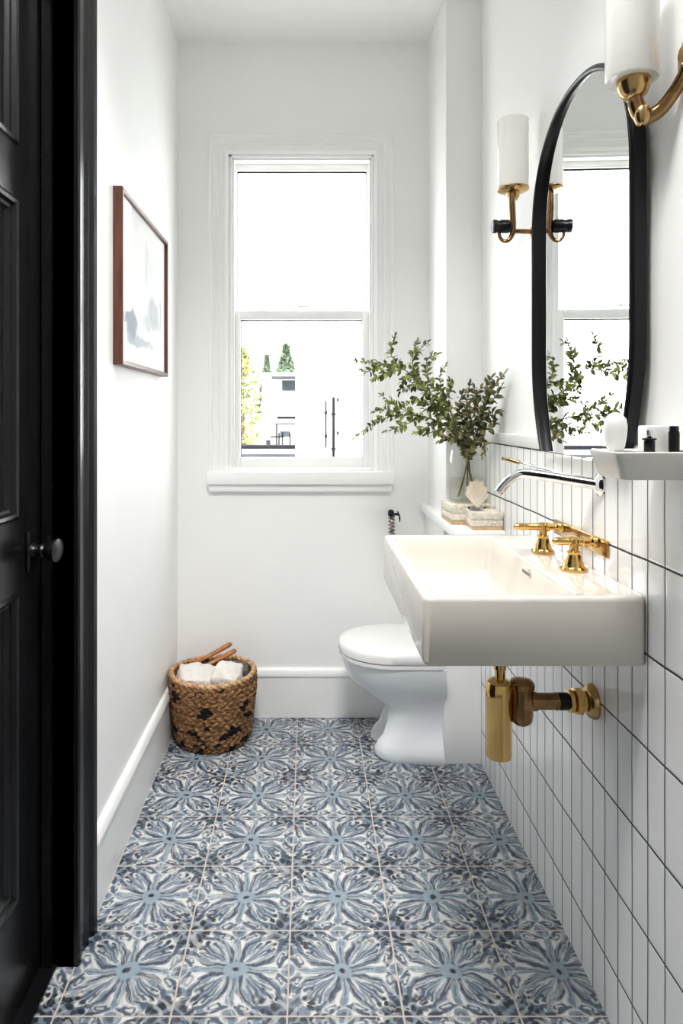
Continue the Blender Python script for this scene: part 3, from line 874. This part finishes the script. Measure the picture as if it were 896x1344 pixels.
for sx in (-1, 1):
    bm = new(); lathe(bm, [(.002, -.003), (.0035, -.001), (.0035, .002), (.002, .003)], (.521 + sx * .0245, 2.141, .9145), 12)
    finish(bm, 'dish_handle', M['blackmetal'], sh)

VX, VY, VZ, VR = .5295, 2.298, .9125, .0625
vs = thing('glass_vase', 'clear glass jar of water holding leafy branches on the wide box', 'vase', (VX, VY, VZ))
bm = new()
lathe(bm, [(.010, 0), (VR - .004, 0), (VR, .004), (VR, .120), (VR - .001, .150), (VR - .005, .168), (VR - .006, .178), (VR - .003, .184), (VR - .005, .185), (VR - .0085, .178), (VR - .0075, .168), (VR - .0032, .150), (VR - .0025, .120), (VR - .0025, .008), (VR - .006, .005), (.010, .005)], (VX, VY, VZ), 56)
finish(bm, 'jar', M['jar'], vs)
bm = new(); lathe(bm, [(.01, .0055), (VR - .006, .0057), (VR - .003, .009), (VR - .003, .078), (.01, .0782)], (VX, VY, VZ), 48)
finish(bm, 'water', M['water'], vs)

# branches
rnd = random.Random(11)
def leaf(bm, p, d, n, L, W):
    d = d.normalized(); s = d.cross(n).normalized(); n = s.cross(d).normalized()
    prof = [(0, 0, 0), (.22, .34, .05), (.5, .5, .04), (.78, .34, -.02), (1, 0, -.10)]
    mid = [bm.verts.new(p + d * L * a + n * L * c_) for a, _, c_ in prof]
    lf = [bm.verts.new(p + d * L * a + s * W * w + n * (L * c_ + W * w * .35)) for a, w, c_ in prof[1:-1]]
    rt = [bm.verts.new(p + d * L * a - s * W * w + n * (L * c_ + W * w * .35)) for a, w, c_ in prof[1:-1]]
    for side in (lf, rt):
        bm.faces.new((mid[0], mid[1], side[0])); bm.faces.new((mid[1], mid[2], side[1], side[0]))
        bm.faces.new((mid[2], mid[3], side[2], side[1])); bm.faces.new((mid[3], mid[4], side[2]))
def rv(): return V((rnd.uniform(-1, 1), rnd.uniform(-1, 1), rnd.uniform(-1, 1)))
def branch(label, twigs, foot, mat, Lr=(.019, .030), step=.0082):
    p0 = twigs[0][0]
    t = thing('leafy_branch', label, 'branch', P(*p0), 'leafy branches in the vase')
    sb, lb = new(), new()
    for k, tw in enumerate(twigs):
        pts = [P(*q) for q in tw]
        if k == 0: pts = [V(q) for q in foot] + pts
        c_ = catmull(pts, 7)
        tube(sb, c_, [.0026 if k == 0 else .0016, .0022 if k == 0 else .0014, .0011], 6)
        start = 0
        if k == 0: start = 7 * len(foot) - 3
        acc = 0.0; side = 1; L = sum((c_[i + 1] - c_[i]).length for i in range(start, len(c_) - 1)); run = 0
        ph = rnd.uniform(0, 6)
        for i in range(start, len(c_) - 1):
            sgm = c_[i + 1] - c_[i]; l = sgm.length; u = 0
            while acc + (l - u) >= step:
                u += step - acc; acc = 0; run += step
                p = c_[i] + sgm * (u / l)
                tdir = sgm.normalized()
                for rep in range(2):
                    ph += 2.4 if rep == 0 else PI
                    r1 = tdir.cross(V((0, 1, .2))).normalized(); r2 = tdir.cross(r1)
                    o_ = r1 * math.cos(ph) + r2 * math.sin(ph) * .9
                    dd = (tdir * rnd.uniform(.35, .8) + o_ * .8 + rv() * .25)
                    Ln = rnd.uniform(*Lr) * (1.0 - .4 * max(0, run / L - .6) / .4)
                    if rnd.random() < .12: continue
                    q = p
                    leaf(lb, q, dd, (V((0, -.5, .7)) + rv() * .8), Ln, Ln * rnd.uniform(.46, .60))
            acc += l - u
        leaf(lb, c_[-1], c_[-1] - c_[-3], V((0, -.6, .6)), Lr[0], Lr[0] * .4)
    # keep foliage out of the wall, chase and glass behind
    for v in lb.verts:
        lim = XR - .016
        if v.co.x > lim: v.co.x = lim
        if v.co.x > .47 and v.co.y > 2.405: v.co.y = 2.405
        if v.co.y > 2.73: v.co.y = 2.73
    finish(sb, 'stem', M['stem'], t); finish(lb, 'leaves', mat, t, True, 60)
    return t
def foot(dx, dy, dz=.02): return [(VX + dx, VY + dy, VZ + dz), (VX + dx * .35, VY + dy * .4, VZ + .09)]
branch('long leafy branch reaching highest left across the window edge', [
    [(610, 590, 2.29), (592, 558, 2.27), (568, 527, 2.25), (548, 502, 2.25), (527, 483, 2.24), (500, 477, 2.22), (468, 474, 2.20)],
    [(548, 502, 2.25), (541, 474, 2.27), (547, 449, 2.28)], [(527, 483, 2.24), (513, 465, 2.25), (518, 442, 2.26)], [(541, 474, 2.27), (549, 460, 2.25), (560, 450, 2.24)],
    [(500, 477, 2.22), (484, 487, 2.2), (476, 487, 2.19)], [(527, 483, 2.24), (505, 490, 2.2), (490, 497, 2.17)], [(540, 495, 2.25), (530, 500, 2.3), (524, 516, 2.33)]],
    foot(.03, .01), M['leaf'])
branch('leafy branch spreading low to the left towards the window sill', [
    [(608, 590, 2.27), (588, 562, 2.24), (560, 548, 2.21), (530, 545, 2.19), (505, 549, 2.17), (484, 560, 2.16), (467, 573, 2.15)],
    [(545, 546, 2.20), (520, 533, 2.22), (502, 520, 2.23)], [(555, 547, 2.2), (530, 558, 2.18), (507, 566, 2.16)], [(530, 545, 2.19), (508, 537, 2.15), (493, 540, 2.13)],
    [(575, 553, 2.22), (557, 562, 2.18), (545, 568, 2.16)], [(588, 562, 2.24), (570, 566, 2.2), (560, 570, 2.19)]],
    foot(.012, -.03), M['leaf'])
branch('bushy leafy branch in the middle of the bunch leaning left', [
    [(612, 590, 2.31), (598, 556, 2.31), (583, 524, 2.32), (577, 496, 2.33), (584, 480, 2.34)],
    [(580, 518, 2.32), (563, 500, 2.32), (560, 474, 2.31), (574, 465, 2.31)], [(590, 540, 2.3), (566, 532, 2.28), (546, 525, 2.26), (530, 530, 2.25)], [(598, 556, 2.31), (585, 548, 2.35), (570, 540, 2.36), (557, 537, 2.37)],
    [(563, 500, 2.32), (546, 506, 2.3), (534, 512, 2.3)], [(583, 524, 2.32), (592, 512, 2.28), (590, 500, 2.27)], [(588, 534, 2.3), (572, 520, 2.24), (556, 512, 2.22)]],
    foot(-.025, .02), M['leaf'])
branch('short upright dark leafy branch above the vase mouth', [
    [(614, 592, 2.28), (612, 562, 2.26), (612, 532, 2.25), (616, 505, 2.24)],
    [(612, 560, 2.26), (602, 540, 2.24), (606, 518, 2.23)], [(612, 550, 2.25), (624, 530, 2.24), (622, 510, 2.23)], [(613, 570, 2.25), (628, 556, 2.23), (634, 536, 2.22)], [(613, 574, 2.25), (600, 566, 2.2), (595, 552, 2.19)],
    [(613, 570, 2.25), (618, 552, 2.2), (616, 535, 2.18)]],
    foot(.005, .035), M['leaf2'], (.022, .033))
branch('dark leafy branch reaching right towards the mirror', [
    [(618, 592, 2.26), (628, 562, 2.21), (638, 530, 2.15), (647, 508, 2.1), (663, 489, 2.05)],
    [(632, 550, 2.19), (645, 545, 2.14), (659, 541, 2.1)], [(638, 530, 2.15), (651, 520, 2.1), (658, 508, 2.07)], [(640, 525, 2.14), (636, 510, 2.13), (645, 496, 2.12)], [(628, 562, 2.21), (642, 564, 2.16), (650, 555, 2.13)],
    [(634, 542, 2.17), (624, 526, 2.15), (630, 510, 2.14)]],
    foot(-.035, -.015), M['leaf2'], (.021, .032))
branch('short leafy sprig drooping over the vase rim', [
    [(616, 588, 2.24), (626, 578, 2.20), (636, 584, 2.17), (634, 596, 2.16)], [(616, 586, 2.24), (600, 576, 2.19), (584, 574, 2.17), (577, 578, 2.16)], [(620, 582, 2.22), (614, 590, 2.19), (612, 600, 2.18)]],
    foot(.02, -.02, .05), M['leaf2'], (.021, .031))

# ------------------------------------------------------------------ basket and contents
BX_, BY_ = -.352, 2.575
bk = thing('woven_basket', 'round woven seagrass basket with black flecks in the left corner', 'basket', (BX_, BY_, 0))
bm = new()
def bw(z):  # outer radius
    u = z / .245
    return .136 + .024 * min(1, u * 1.2) - .010 * max(0, .12 - u) / .12 * 1 + .003 * math.sin(u * PI)
NB_, NR = 220, 84
rings = []
brnd = random.Random(3)
for j in range(NR + 1):
    z = .245 * j / NR
    ring = []
    for i in range(NB_):
        a = 2 * PI * i / NB_
        row = j / NR * 14
        sgn = 1 if int(row) % 2 else -1
        st_ = math.sin(i * 2 * PI / NB_ * 34 + sgn * (row % 1) * 2.6)
        r = bw(z) + .0032 * abs(math.sin((row % 1) * PI)) + .0034 * st_ + brnd.uniform(-.0007, .0007) - .003
        ring.append(V((BX_ + r * math.cos(a), BY_ + r * math.sin(a), z + .0005)))
    rings.append(ring)
for z, dr in ((.245, .016), (.20, .018), (.10, .018), (.015, .022)):
    rings.append([V((BX_ + (bw(z) - dr) * math.cos(2 * PI * i / NB_), BY_ + (bw(z) - dr) * math.sin(2 * PI * i / NB_), z)) for i in range(NB_)])
loft(bm, rings)
finish(bm, 'basket_body', M['basket'], bk, True, 80)
bm = new()
NT = 300; rr0 = bw(.245) - .008
rings = []
for i in range(NT):
    a = 2 * PI * i / NT
    ring = []
    for k in range(14):
        b = 2 * PI * k / 14
        lob = .0085 + .0028 * math.sin(3 * b + a * 44) + .0006 * math.sin(a * 17)
        ring.append(V((BX_ + (rr0 + lob * math.cos(b)) * math.cos(a), BY_ + (rr0 + lob * math.cos(b)) * math.sin(a), .251 + .003 * math.sin(a * 2 + 1) + lob * math.sin(b) * .95)))
    rings.append(ring)
loft(bm, rings + [rings[0]], False, False)
bmesh.ops.remove_doubles(bm, verts=bm.verts, dist=1e-6)
finish(bm, 'basket_rim', M['rope'], bk, True, 80)

def lump(name, label, c, size, mat, seed, rot=0):
    r_ = random.Random(seed)
    bm = new()
    bmesh.ops.create_cube(bm, size=2)
    bmesh.ops.subdivide_edges(bm, edges=bm.edges[:], cuts=12, use_grid_fill=True)
    from mathutils import noise
    R = Euler((.25, .15, rot)).to_matrix()
    for v in bm.verts:
        p = v.co.copy(); q = p.normalized() * 1.18
        p = p.lerp(q, .55)
        n = noise.noise(p * 2.1 + V((seed, 0, 0))) * .10 + noise.noise(p * 5 + V((0, seed, 0))) * .06 + abs(noise.noise(p * 9 + V((0, 0, seed)))) * .05
        p = p * (1 + n)
        v.co = V(c) + R @ V((p.x * size[0], p.y * size[1], p.z * size[2]))
    o = finish(bm, name, mat, None, True, 60, loc=c)
    return tag(o, label, 'bundle')
lump('paper_bundle', 'rounded white paper wrapped bundle at the left inside the basket', (BX_ - .055, BY_ - .030, .205), (.072, .062, .066), M['paper'], 3, .3)
lump('paper_bundle', 'squarer white paper wrapped bundle at the right inside the basket', (BX_ + .052, BY_ - .030, .208), (.052, .056, .072), M['paper'], 8, -.15)
lump('grey_cloth', 'crumpled grey cloth at the back inside the basket', (BX_ + .075, BY_ + .075, .205), (.045, .032, .05), M['greycloth'], 5, .2)
lump('dark_gap_lump', 'black lump shading the gap between the two white bundles in the basket', (BX_ + .0, BY_ - .085, .13), (.06, .045, .07), M['blackmetal'], 9, .2)  # added black lump stands in for the dark gap between the bundles
def stick(label, a, b, r):
    bm = new(); a, b = V(a), V(b)
    tube(bm, [a, a.lerp(b, .04), a.lerp(b, .4), a.lerp(b, .8), a.lerp(b, .95), b], [r * .6, r, r * .9, r * 1.1, r * 1.05, r * .6], 14, flat=.8)
    o = finish(bm, 'wooden_handle', M['lightwood'], None, True, 50, loc=a)
    tag(o, label, 'handle', 'wooden handles in the basket')
stick('upper wooden handle poking out at the back of the basket', (BX_ - .09, BY_ + .075, .245), (BX_ + .055, BY_ + .125, .312), .0105)
stick('lower wooden handle poking out at the back of the basket', (BX_ - .07, BY_ + .05, .232), (BX_ + .075, BY_ + .10, .294), .0105)

# ------------------------------------------------------------------ outdoors
bm = new(); box(bm, -60, 60, 3.4, 140, -3.4, -3.0)
struct('ground', bm, M['ground'], 'pale ground outside the window')
bm = new(); box(bm, -.115, 5, 6.5, 12, -3, 5.2)
o = finish(bm, 'neighbouring_building', M['render_white'], None, False, loc=(2.4, 9, -3)); tag(o, 'white neighbouring building filling the right of the lower pane', 'building')
def pipe(px, y0_, y1_, w, label):
    bm = new(); a = P(px, y0_, 6.46); b = P(px, y1_ , 6.46); r = w * 6.46 / F / 2
    tube(bm, [a, b], r, 10)
    for k in (.25, .75):
        c_ = a.lerp(b, k); box(bm, c_.x - r * 1.5, c_.x + r * 1.5, 6.43, 6.5, c_.z - .01, c_.z + .01)
    o = finish(bm, 'drain_pipe', M['dark_out'], None, True, 50, loc=b); tag(o, label, 'pipe', 'dark pipes on the white building outside')
pipe(427.5, 526, 588, 2.6, 'short dark pipe on the white building, nearest the house outside')
pipe(437.5, 521, 612, 3.6, 'thickest dark pipe on the white building outside')
pipe(443, 503, 590, 1.5, 'tallest thin dark pipe on the white building outside')
pipe(448, 520, 592, .8, 'faintest thin pipe on the white building, nearest the window frame')
# house far behind
hs_ = thing('distant_house', 'pale two storey house seen through the lower left pane', 'building', (-1.6, 53, -3))
bm = new(); box(bm, -3.9, 1.5, 50, 56, -3, 1.0); box(bm, -3.4, 1.5, 51, 56, 1.0, 4.0)
finish(bm, 'house_wall', M['house_grey'], hs_, False)
bm = new(); box(bm, -3.7, 1.6, 50.2, 56.5, 4.0, 4.3)
finish(bm, 'roof_edge', M['roof_pink'], hs_, False)
bm = new(); box(bm, -2.2, 1.6, 49.6, 50, .95, 1.12)
finish(bm, 'balcony_rail', M['dark_out'], hs_, False)
for x0, x1, z0_, z1_ in ((-1.9, -.9, 3.0, 3.75), (-2.0, -1.3, -.35, .05), (-3.3, -2.7, -2.6, -.6)):
    bm = new(); yy = 50.95 if z0_ > 1 else 49.95
    box(bm, x0, x1, yy, yy + .08, z0_, z1_)
    finish(bm, 'house_window', M['glass_out'], hs_, False)
bm = new(); box(bm, -2.6, 1.6, 49.8, 50.9, 3.86, 4.0)
finish(bm, 'eaves_soffit', M['glass_out'], hs_, False)
bm = new(); box(bm, -2.4, 1.5, 49.9, 50.0, .55, .62)
finish(bm, 'string_course', M['glass_out'], hs_, False)
bm = new(); box(bm, -2.3, -2.2, 49.9, 50.0, -2.6, .55)
finish(bm, 'corner_post', M['glass_out'], hs_, False)
bm = new(); box(bm, -1.7, -1.0, 50.95, 51.03, 1.7, 2.3)
finish(bm, 'house_window', M['house_grey'], hs_, False)
bm = new(); box(bm, -4.6, -3.0, 49.2, 49.8, -3, 1.0)
o = finish(bm, 'brick_pier', M['brick'], None, False, loc=(-3.8, 49.5, -3)); tag(o, 'faded brick pier at the left corner of the distant house', 'pier')
def tree(label, c, r, h, n, mat, cone, seed):
    t = thing('tree', label, 'tree', c, 'trees outside the window'); q = random.Random(seed)
    bm = new(); tube(bm, [c, (c[0], c[1], c[2] + h * .85)], [r * .12, r * .03], 8); finish(bm, 'trunk', M['bark'], t)
    bm = new()
    for _ in range(n):
        u = q.random() ** .8; zz = c[2] + h * (.12 + .88 * u)
        rad = r * ((1 - u) if cone else math.sin(PI * min(.98, .15 + u * .85)) ** .6) * math.sqrt(q.random())
        a = q.uniform(0, 2 * PI); p = V((c[0] + rad * math.cos(a), c[1] + rad * math.sin(a), zz)); s_ = r * q.uniform(.06, .15)
        d1 = V((q.gauss(0, 1), q.gauss(0, 1), q.gauss(0, 1))).normalized() * s_; d2 = V((q.gauss(0, 1), q.gauss(0, 1), q.gauss(0, 1))).normalized() * s_
        bm.faces.new([bm.verts.new(p + d1), bm.verts.new(p + d2), bm.verts.new(p - d1 * .8), bm.verts.new(p - d2)])
    finish(bm, 'foliage', mat, t, False)
tree('yellow green tree at the left edge of the lower pane', (-4.3, 46, -3), 1.25, 8.6, 1500, M['tree_y'], False, 1)
tree('pale green tree just behind the left end of the distant house', (-3.9, 66, -3), 2.2, 9.9, 1300, M['tree_g'], True, 2)
tree('cone shaped green tree rising behind the distant house roof', (-1.9, 60, -3), 3.0, 10.2, 1800, M['tree_g'], True, 3)
gw = thing('garden_wall', 'low white garden wall with dark coping outside the window', 'wall', (-1.4, 12, -3))
bm = new(); box(bm, -3.2, -.2, 12, 12.3, -3, .62); finish(bm, 'wall_body', M['render_white'], gw, False)
bm = new(); box(bm, -3.2, -.2, 11.9, 12.35, .62, .68); finish(bm, 'coping', M['dark_out'], gw, False)
bm = new(); box(bm, -3.2, -.2, 11.95, 12.0, .45, .53); finish(bm, 'ledge', M['glass_out'], gw, False)
rl = new()
for x in (-2.0, -1.75, -1.25): box(rl, x - .05, x + .05, 47.9, 48, -3 + 2, -.0)
box(rl, -2.6, -1.7, 47.9, 48, -.35, -.25)
o = finish(rl, 'stair_railing', M['dark_out'], None, False, loc=(-1.8, 48, -1)); tag(o, 'dark stair railing in front of the distant house', 'railing')

# ------------------------------------------------------------------ light
w = bpy.data.worlds.new('sky'); S.world = w; w.use_nodes = True
bg = w.node_tree.nodes['Background']; bg.inputs[0].default_value = (.96, .98, 1.0, 1); bg.inputs[1].default_value = 6.6
def area(name, loc, rot, sx, sy, energy, col=(1, 1, 1), portal=False):
    l = bpy.data.lights.new(name, 'AREA'); l.shape = 'RECTANGLE'; l.size = sx; l.size_y = sy; l.energy = energy; l.color = col
    o = bpy.data.objects.new(name, l); COL.objects.link(o); o.location = loc; o.rotation_euler = rot
    if portal: l.cycles.is_portal = True
    return o
area('window_portal', ((WX0 + WX1) / 2, YB + .205, (WZ0 + WZ1) / 2), (-PI / 2, 0, 0), WX1 - WX0, WZ1 - WZ0, 1, portal=True)
# added fill lights, no fixtures, all above the frame: two soft, one wide
o_ = area('fill_light_to_window', (0, .9, 2.66), (math.radians(25), 0, 0), .45, .45, 12.5, (1, .985, .965)); o_.data.spread = math.radians(85)
o_ = area('fill_light_over_floor', (-.18, 1.4, 2.66), (0, 0, 0), .4, .4, 3.2, (1, .985, .965)); o_.data.spread = math.radians(85)
area('wide_fill_light', (-.1, 1.0, 2.66), (0, 0, 0), .4, .4, 1.5, (1, .985, .965))
sun = bpy.data.lights.new('sun', 'SUN'); sun.energy = 5; sun.angle = .02
so = bpy.data.objects.new('sun', sun); COL.objects.link(so); so.rotation_euler = (math.radians(42), 0, math.radians(-22))

# ------------------------------------------------------------------ camera
cam = bpy.data.cameras.new('camera'); co = bpy.data.objects.new('camera', cam); COL.objects.link(co)
co.location = (0, 0, EYE); co.rotation_euler = (PI / 2, 0, 0)
cam.sensor_width = 36; cam.lens = F / 1344 * 36
cam.shift_x = (448 - HX) / 1344; cam.shift_y = -(672 - HY) / 1344
cam.clip_start = .02; cam.clip_end = 500
S.camera = co
vs_ = S.view_settings
vs_.view_transform = 'Standard'; vs_.look = 'None'; vs_.gamma = 1.0; vs_.use_curve_mapping = False; vs_.exposure = .28
S.cycles.max_bounces = 14; S.cycles.diffuse_bounces = 8; S.cycles.glossy_bounces = 6; S.cycles.transparent_max_bounces = 16
S.cycles.use_denoising = True
S.cycles.sample_clamp_indirect = 10
